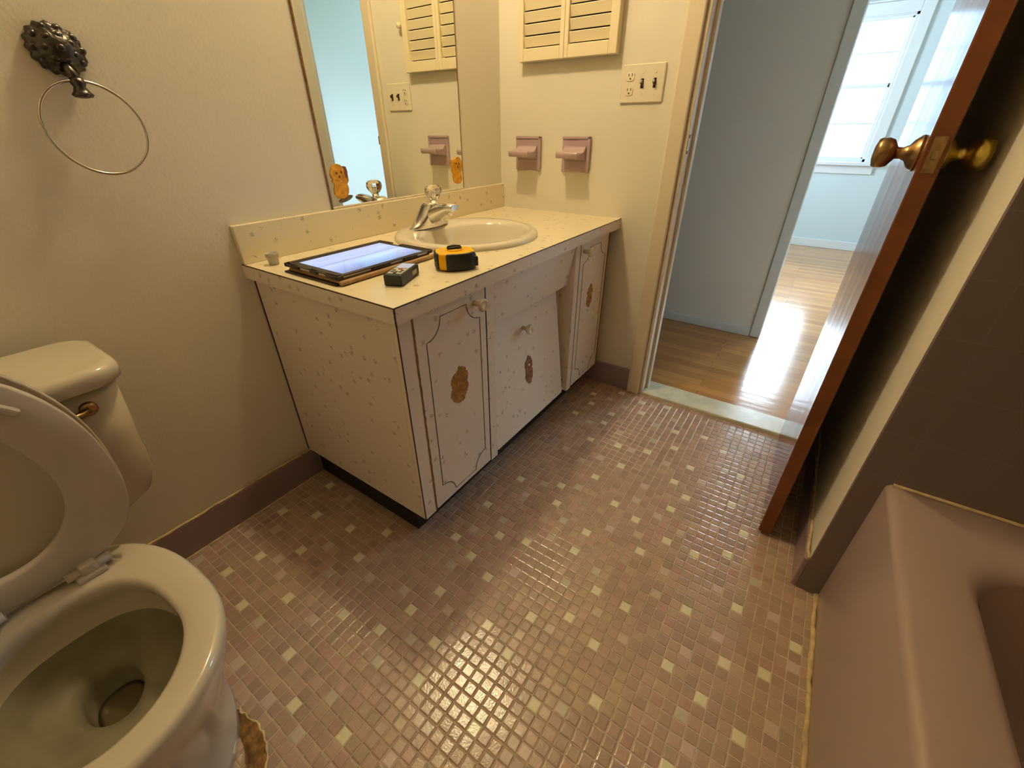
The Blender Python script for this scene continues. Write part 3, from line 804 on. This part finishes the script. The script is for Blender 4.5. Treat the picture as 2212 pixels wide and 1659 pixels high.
for yc in (-.611, -.655):
    MB().box(-.0070, -.0060, yc - .0052, yc + .0052, 1.199, 1.227).build('switch_slot', m_dark, pl)
    t_ = MB(); M = Matrix.Translation((-.010, yc, 1.214)) @ Matrix.Rotation(R_(28), 4, 'Y'); t_.box(-.010, .006, -.0038, .0038, -.0055, .0055, .0015, 2, M=M); t_.build('switch_toggle', m_dkswitch, pl)
    for zz in (1.243, 1.183):
        MB().lathe([(.003, -.0078), (.0035, -.0062)], (0, yc, zz), 'x', 12).build('screw', m_plate, pl)

# ------------------------------------------------------------------ towel ring
tr_ = thing('towel_ring', 'ornate pewter towel ring with a thin round hoop above the toilet tank', 'towel ring', (-1.40, 0, 1.20))
b = MB(); rs = []
for r, h in ((1.0, 0), (1.0, -.006), (.93, -.012), (.86, -.013), (.80, -.018), (.62, -.027), (.35, -.033), (.1, -.035)):
    ring = []
    for k in range(64):
        a = 2 * math.pi * k / 64; rr = r * (1 + .05 * math.cos(16 * a) * (r > .5))
        ring.append((-1.404 + .041 * rr * math.cos(a), h - .0003, 1.206 + .040 * rr * math.sin(a)))
    rs.append(ring)
b.rings(rs, True, True)
for ky in range(3):
    for k in range(10 if ky == 0 else (7 if ky == 1 else 1)):
        a = 2 * math.pi * (k + .5 * ky) / (10 if ky == 0 else 7); q = (.80, .48, 0)[ky]
        bb_ = bmesh.new(); bmesh.ops.create_icosphere(bb_, subdivisions=2, radius=.0062)
        for f in bb_.faces: f.smooth = True
        b.add(bb_, Matrix.Translation((-1.404 + .041 * q * math.cos(a), (-.017, -.028, -.034)[ky], 1.206 + .040 * q * math.sin(a))) @ Matrix.Diagonal((1.2, .6, 1, 1)))
b.build('rosette', m_pewter, tr_)
b = MB(); b.tube([(-1.408, -.020, 1.185), (-1.404, -.030, 1.170), (-1.402, -.034, 1.152)], [.009, .0085, .009], 12)
b.lathe([(.010, .012), (.012, .004), (.009, -.002), (.013, -.010), (.017, -.014), (.014, -.018), (.004, -.020)], (-1.402, -.034, 1.150), 'z', 20)
b.build('post', m_pewter, tr_)
HR = .078; hc_ = (-1.402, -.034, 1.158 - HR)
MB().tube([(hc_[0] + HR * math.sin(2 * math.pi * k / 64), hc_[1] + .0, hc_[2] + HR * math.cos(2 * math.pi * k / 64)) for k in range(64)], .0026, 8, closed=True).build('hoop', m_nickel, tr_)

# ------------------------------------------------------------------ toilet
TX = -1.848
to = thing('toilet', 'off-white two-piece toilet with its seat and lid raised', 'toilet', (TX, -.40, 0))


def egg(z, hw, yb, yf, yw, n=56, px=2.0, dx=0):
    """outline with widest line at yw, back yb, front yf"""
    out = []
    for k in range(n):
        a = 2 * math.pi * k / n; c, s_ = math.cos(a), math.sin(a)
        L = (yb - yw) if c > 0 else (yw - yf)
        p = 2.6 if c > 0 else 2.0
        out.append((TX + dx + hw * math.copysign(abs(s_) ** (2 / p), s_), yw + L * math.copysign(abs(c) ** (2 / p), c), z))
    return out


ZR = .388
rg = [egg(0, .131, -.10, -.632, -.42), egg(.02, .130, -.10, -.630, -.42), egg(.06, .126, -.11, -.622, -.42), egg(.14, .138, -.12, -.640, -.44), egg(.21, .154, -.12, -.668, -.46), egg(.28, .170, -.14, -.702, -.49),
      egg(.33, .180, -.18, -.725, -.51), egg(.362, .184, -.24, -.733, -.53), egg(.378, .185, -.26, -.735, -.53), egg(.386, .181, -.265, -.731, -.53), egg(ZR, .174, -.272, -.724, -.53),
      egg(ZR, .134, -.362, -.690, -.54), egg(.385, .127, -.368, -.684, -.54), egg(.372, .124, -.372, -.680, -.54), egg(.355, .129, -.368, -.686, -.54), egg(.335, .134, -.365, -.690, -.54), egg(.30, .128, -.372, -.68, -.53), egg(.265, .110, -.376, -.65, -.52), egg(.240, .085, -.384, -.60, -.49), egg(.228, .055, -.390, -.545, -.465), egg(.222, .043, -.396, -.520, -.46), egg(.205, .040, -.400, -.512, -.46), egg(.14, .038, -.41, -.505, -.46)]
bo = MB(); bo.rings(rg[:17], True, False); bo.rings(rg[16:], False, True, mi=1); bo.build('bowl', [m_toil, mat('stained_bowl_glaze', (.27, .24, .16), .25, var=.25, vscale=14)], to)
MB().rings([egg(.170, .037, -.41, -.505, -.46), egg(.171, .03, -.42, -.49, -.46)], True, True).build('bowl_water', mat('still_water', (.12, .09, .05), .05), to)
MB().box(TX - .10, TX + .10, -.28, -.06, .30, ZR, .02, 3).build('tank_shelf', m_toil, to)


def rr(z, hx, y0, y1, r, n=8, dx=0):
    out = []
    for cx, cy, a0 in ((TX + dx + hx - r, y1 - r, 0), (TX + dx - hx + r, y1 - r, 90), (TX + dx - hx + r, y0 + r, 180), (TX + dx + hx - r, y0 + r, 270)):
        for k in range(n + 1):
            a = R_(a0 + 90 * k / n); out.append((cx + r * math.cos(a), cy + r * math.sin(a), z))
    return [(x + .016, y, q) for x, y, q in out]


TY0, TY1 = -.255, -.05
MB().rings([rr(.388, .15, TY0 + .05, TY1 - .005, .05), rr(.394, .185, TY0 + .03, TY1, .055), rr(.415, .212, TY0 + .016, TY1, .055), rr(.46, .228, TY0 + .012, TY1, .055), rr(.55, .232, TY0 + .010, TY1, .05), rr(.675, .240, TY0 + .008, TY1, .045)], True, True).build('tank', m_toil, to)
MB().rings([rr(.675, .246, TY0 - .002, TY1 + .006, .05), rr(.680, .252, TY0 - .008, TY1 + .008, .052), rr(.700, .253, TY0 - .009, TY1 + .009, .052), rr(.709, .249, TY0 - .005, TY1 + .005, .05), rr(.713, .238, TY0 + .006, TY1 - .006, .045)], True, True).build('tank_lid', m_toil, to)
lv = MB(); lv.lathe([(.014, .0), (.013, -.006), (.008, -.010)], (TX + .195, TY0 + .010, .642), 'y', 18)
lv.tube([(TX + .195, TY0 - .001, .642), (TX + .170, TY0 - .008, .640), (TX + .130, TY0 - .010, .634)], [.006, .007, .009], 10)
lv.build('flush_lever', m_brass, to)

# raised seat and lid: built lying flat, then rotated up about the hinge line
HY, HZ = -.341, .402


def flat_ring(hw, L, ws, wf, wb):
    """seat ring flat: hinge edge at y=0, front at y=-L (local), returns outer and inner outlines"""
    n = 64; outer = []; inner = []
    for k in range(n):
        a = 2 * math.pi * k / n; c, s_ = math.cos(a), math.sin(a)
        yw = -L * .427; Lb, Lf = -yw, L + yw
        p = 3.0 if c > 0 else 2.05
        outer.append((hw * math.copysign(abs(s_) ** (2 / p), s_), yw + (Lb if c > 0 else Lf) * math.copysign(abs(c) ** (2 / p), c)))
        ib, if_ = Lb - wb, Lf - wf
        inner.append(((hw - ws) * math.copysign(abs(s_) ** (2 / 2.1), s_), yw + (ib if c > 0 else if_) * c))
    return outer, inner


def up(theta):
    return Matrix.Translation((TX, HY, HZ)) @ Matrix.Rotation(R_(-theta), 4, 'X')


o_, i_ = flat_ring(.176, .428, .073, .084, .058)
th_ = .018
def z_(l, z, k=1.0, cy=-.21): return [(x * k, cy + (y - cy) * k, z) for x, y in l]
# local z up when lying flat (underside z=0, faces the bowl); raised underside faces the camera
b = MB(); b.rings([z_(o_, .004), z_(o_, .0, .985), z_(i_, .0, 1.03), z_(i_, .006, 1.0), z_(i_, .014, 1.0), z_(i_, th_, 1.04), z_(o_, th_, .975), z_(o_, .013, 1.0)], closed=True, M=up(87))
seat = b.build('seat_ring', m_seat, to)
for sx in (-1, 1):
    for (bx, by, rot) in ((.100, -.340, -40),):
        bm_ = MB(); M = up(87) @ Matrix.Translation((sx * bx, by, -.004)) @ Matrix.Rotation(R_(sx * rot), 4, 'Z')
        bm_.box(-.0065, .0065, -.026, .026, -.006, .007, .005, 3, M=M); bm_.build('bumper', m_seat, seat)
lo, _ = flat_ring(.181, .436, .06, .06, .06)
b = MB(); b.rings([z_(lo, .003), z_(lo, .0, .985), z_(lo, .003, .96), z_(lo, .004, .80), z_(lo, .006, .4), z_(lo, .006, .02)], False, True, M=up(91) @ Matrix.Translation((0, .005, .026)))
b.rings([z_(lo, .003), z_(lo, .012, 1.0), z_(lo, .017, .97), z_(lo, .019, .8), z_(lo, .019, .02)], False, True, M=up(91) @ Matrix.Translation((0, .005, .026)))
b.build('lid', m_toil, to)
for sx in (-1, 1):
    h = MB(); hx = TX + sx * .070
    h.box(hx - .022, hx + .022, HY - .020, HY + .020, ZR - .001, ZR + .010, .004, 3)
    h.box(hx - .012, hx + .014, HY - .014, HY + .016, ZR + .005, HZ + .016, .006, 3)
    h.tube([(hx - .030, HY, HZ), (hx + .034, HY, HZ)], .0095, 14)
    h.build('seat_hinge', m_seat, to)
# ------------------------------------------------------------------ chipped grout patch beside the toilet foot
rnd = random.Random(11)
poly = [(-1.734, -.515), (-1.728, -.54), (-1.722, -.575), (-1.724, -.61), (-1.738, -.645), (-1.760, -.675), (-1.79, -.69), (-1.80, -.665), (-1.772, -.63), (-1.755, -.58), (-1.745, -.53)]
poly = blob(poly, 0, 0, 0, 0, rnd, .004, 4)
b = MB(); b.prism(poly, .0022, Matrix.Translation((0, 0, .0004)))
b.tube([(x + rnd.uniform(-.002, .002), y, .0025) for x, y in poly[:26]], [rnd.uniform(.0012, .0032) for _ in poly[:26]], 6, mi=1)
m_chip = mat('exposed_brown_mortar', (.25, .13, .04), .9, var=.7, vscale=55, bump=1.0, bscale=120)
tag(b.build('mortar_patch', [m_chip, m_caulk], loc=(-1.75, -.58, 0)), 'crumbled brown mortar patch on the floor at the toilet foot', 'mortar')

# ------------------------------------------------------------------ bathtub
tb = thing('bathtub', 'mauve enamelled bathtub with flat front apron behind the wing wall', 'bathtub', (-1.48, -1.92, 0))
ZT = .415; X0, X1, Y0, Y1 = -2.238, -.7235, -2.303, -1.541


def rrect(z, x0, x1, y0, y1, r, n=8):
    out = []
    for cx, cy, a0 in ((x1 - r, y1 - r, 0), (x0 + r, y1 - r, 90), (x0 + r, y0 + r, 180), (x1 - r, y0 + r, 270)):
        for k in range(n + 1):
            a = R_(a0 + 90 * k / n); out.append((cx + r * math.cos(a), cy + r * math.sin(a), z))
    return out


e_ = .001
MB().rings([rrect(0, X0, X1, Y0, Y1, e_), rrect(ZT - .014, X0, X1, Y0, Y1, e_), rrect(ZT - .006, X0, X1, Y0, Y1 - .002, e_), rrect(ZT - .001, X0, X1, Y0, Y1 - .008, e_), rrect(ZT, X0, X1, Y0, Y1 - .016, e_),
            rrect(ZT - .001, X0 + .09, X1 - .115, Y0 + .07, Y1 - .095, .10), rrect(ZT - .006, X0 + .10, X1 - .128, Y0 + .08, Y1 - .107, .11), rrect(ZT - .024, X0 + .11, X1 - .140, Y0 + .09, Y1 - .118, .12),
            rrect(.25, X0 + .17, X1 - .165, Y0 + .11, Y1 - .135, .12), rrect(.12, X0 + .25, X1 - .19, Y0 + .13, Y1 - .155, .13), rrect(.075, X0 + .32, X1 - .24, Y0 + .18, Y1 - .20, .12), rrect(.070, X0 + .5, X1 - .4, Y0 + .25, Y1 - .27, .08)], False, True).build('tub_shell', m_tub, tb)
rnd = random.Random(5)
b = MB(); n = 60
b.tube([(X0 + (X1 - X0) * k / n, Y1 + .004 + rnd.uniform(-.002, .002), .002 + rnd.uniform(0, .003)) for k in range(n + 1)], [rnd.uniform(.003, .0075) for _ in range(n + 1)], 6)
b.build('caulk_bead', m_caulk, tb)
b = MB(); b.tube([(X1 - .003, Y0 + (Y1 - Y0 - .01) * k / 20, ZT + .001) for k in range(21)], .004, 6)
b.build('caulk_bead', m_caulk, tb)

# ------------------------------------------------------------------ tablet in its folding case
AX = R_(-.5)
tp = thing('tablet', 'tablet in a black folio case lying lit on the countertop', 'tablet', (-1.028, -.272, .7682), R_(0))


def L(mb, name, m, par): return mb.build(name, m, par, local=True)


hw_, hd_ = .152, .108
MB_ = MB(); MB_.box(-.160, .154, -.108, .104, 0, .0035, .0015, 2); L(MB_, 'cover_flap', m_blk, tp)
MB_ = MB(); MB_.box(-.154, .160, -.121, -.108, .0008, .0112, .004, 3); MB_.box(-.150, .155, -.112, .098, .0036, .0085, .002, 2); L(MB_, 'cover_lining', m_leather, tp)
MB_ = MB(); MB_.box(-.148, .150, -.104, .098, .0086, .0125, .0015, 2); L(MB_, 'case_back', m_leather, tp)
shell = MB(); shell.box(-.150, .152, -.106, .100, .0126, .0195, .003, 3); L(shell, 'tablet_body', m_silver, tp)
fr = MB()
zf0, zf1 = .0170, .0222
for s in ((-.155, -.146, .046, .105), (-.155, -.146, -.030, .0), (-.155, -.146, -.109, -.062), ):
    fr.box(s[0], s[1], s[2], s[3], .0130, zf1, .002, 2)
fr.box(.147, .157, .048, .105, .0130, zf1, .002, 2); fr.box(.147, .157, -.109, .010, .0130, zf1, .002, 2)
fr.box(-.155, .157, .094, .106, .0130, zf1, .002, 2)
for s in ((-.155, -.138), (-.055, .005), (.050, .100), (.142, .157)):
    fr.box(s[0], s[1], -.111, -.101, .0130, zf1, .002, 2)
fr.box(-.155, .157, -.110, -.101, .0185, zf1, .002, 2); fr.box(-.155, -.140, -.110, .106, .0195, zf1, .001, 1)
fr.box(.143, .157, -.110, .010, .0195, zf1, .001, 1)
L(fr, 'case_frame', m_blk, tp)
MB_ = MB(); MB_.box(-.143, .146, -.101, .094, .0195, .0202); L(MB_, 'bezel', m_blk, tp)
MB_ = MB(); MB_.box(-.128, .132, -.094, .080, .0203, .0206); scr = L(MB_, 'screen', m_screen, tp)

# ------------------------------------------------------------------ laser distance meter
ang = math.atan2(.034, .079)
lm = thing('laser_distance_meter', 'small black laser distance meter beside the tablet', 'laser meter', (-1.0645, -.4655, .7682), ang)
MB_ = MB(); MB_.box(-.053, .053, -.0225, .0225, 0, .0265, .004, 3); L(MB_, 'meter_body', m_rubber, lm)
MB_ = MB(); MB_.box(.006, .044, -.017, .017, .0262, .0272, .0006, 1); d_ = L(MB_, 'display', mat('meter_display', (.30, .34, .42), .15, emit=(.35, .42, .7), estr=.5), lm)
MB_ = MB(); MB_.box(-.040, .003, -.0175, .0175, .0262, .0270, .0006, 1); kp = L(MB_, 'keypad', m_grey, lm)
MB_ = MB(); MB_.lathe([(.0048, 0), (.0048, .0016), (.003, .0022)], (-.004, 0, .0268), 'z', 16); L(MB_, 'red_button', m_red, kp)
for (x, y) in ((-.016, -.010), (-.016, .010), (-.028, -.010), (-.028, 0), (-.028, .010), (-.036, 0)):
    MB_ = MB(); MB_.box(x - .0035, x + .0035, y - .0035, y + .0035, .0268, .0280, .001, 2); L(MB_, 'button', m_rubber, kp)
MB_ = MB(); MB_.box(.010, .036, -.0232, -.0224, .008, .018, .0003, 1); L(MB_, 'side_label', m_grey, lm)

# ------------------------------------------------------------------ tape measure lying on its side
tm = thing('tape_measure', 'yellow and black tape measure lying flat on the countertop', 'tape measure', (-.910, -.500, .7682), R_(-40))


def sq(a, k=1.0):
    c, s_ = math.cos(R_(a)), math.sin(R_(a)); p = 2.7
    return (k * .051 * math.copysign(abs(c) ** (2 / p), c), k * .043 * math.copysign(abs(s_) ** (2 / p), s_))


MB_ = MB(); MB_.prism([sq(a) for a in range(0, 360, 8)], .0425, Matrix.Translation((0, 0, .0015)), .006, seg=3); L(MB_, 'case', m_yellow, tm)
for a0, a1, h0, h1 in ((150, 211, .003, .0425), (244, 331, .0, .0435), (339, 360, .006, .036), (372, 440, .002, .042), (455, 500, .002, .042)):
    MB_ = MB(); n_ = max(4, int((a1 - a0) / 6)); aa = [a0 + (a1 - a0) * k / n_ for k in range(n_ + 1)]
    MB_.prism([sq(a, 1.05) for a in aa] + [sq(a, .86) for a in aa[::-1]], h1 - h0, Matrix.Translation((0, 0, h0)), .003)
    L(MB_, 'rubber_grip', m_rubber, tm)
MB_ = MB(); MB_.lathe([(.022, 0), (.022, .003), (.018, .0042)], (0, .004, .0432), 'z', 28, cap=True); L(MB_, 'side_disc', m_yellow, tm)
MB_ = MB(); MB_.tube([(-.018, .004, .0472), (-.016, .006, .0515), (.0, .008, .0530), (.016, .006, .0515), (.018, .002, .0485)], [.002, .0026, .003, .0026, .002], 8)
MB_.tube([(-.018, -.004, .0472), (-.010, -.006, .0505), (.004, -.006, .0510), (.016, -.004, .0485)], .0028, 8)
L(MB_, 'belt_clip', m_rubber, tm)
MB_ = MB(); MB_.box(.040, .054, -.034, -.022, .008, .032, .002, 2); L(MB_, 'tape_mouth', m_rubber, tm)
MB_ = MB(); MB_.box(.053, .055, -.033, -.027, .008, .030, .0005, 1); L(MB_, 'tape_hook', m_silver, tm)

# ------------------------------------------------------------------ tiny cup
cp = thing('small_cup', 'tiny greyish-white ribbed cap standing at the end of the countertop', 'cup', (-1.160, -.074, .7682))
MB_ = MB(); MB_.lathe([(.0115, 0), (.0125, .002), (.0135, .012), (.0145, .0185), (.0165, .0195), (.0168, .029), (.0160, .0300), (.0145, .0295), (.0135, .020), (.011, .006), (.001, .005)], (0, 0, 0), 'z', 32)
L(MB_, 'cup_wall', m_cup, cp)

# ------------------------------------------------------------------ vanity light above the mirror (out of frame)
vl = thing('vanity_light', 'wall light with a warm round globe above the mirror', 'lamp', (-.74, 0, 2.20))
MB().box(-.81, -.67, -.02, -.0005, 2.15, 2.25, .006, 3).build('backplate', m_brass2, vl)
MB().tube([(-.74, -.02, 2.22), (-.74, -.10, 2.28), (-.74, -.18, 2.29), (-.74, -.23, 2.275), (-.74, -.23, 2.252)], .006, 10).build('arm', m_brass2, vl)
gl = MB(); bb_ = bmesh.new(); bmesh.ops.create_uvsphere(bb_, u_segments=24, v_segments=14, radius=.052)
gl.add(bb_, Matrix.Translation((-.74, -.23, 2.20)))
mg = bpy.data.materials.new('lit_globe'); mg.use_nodes = True; n, l = nod(mg); n.remove(n['Principled BSDF'])
em = n.new('ShaderNodeEmission'); em.inputs[0].default_value = (*LAMP_COL, 1); em.inputs[1].default_value = LAMP
l.new(em.outputs[0], n['Material Output'].inputs[0])
gl.build('globe', mg, vl)
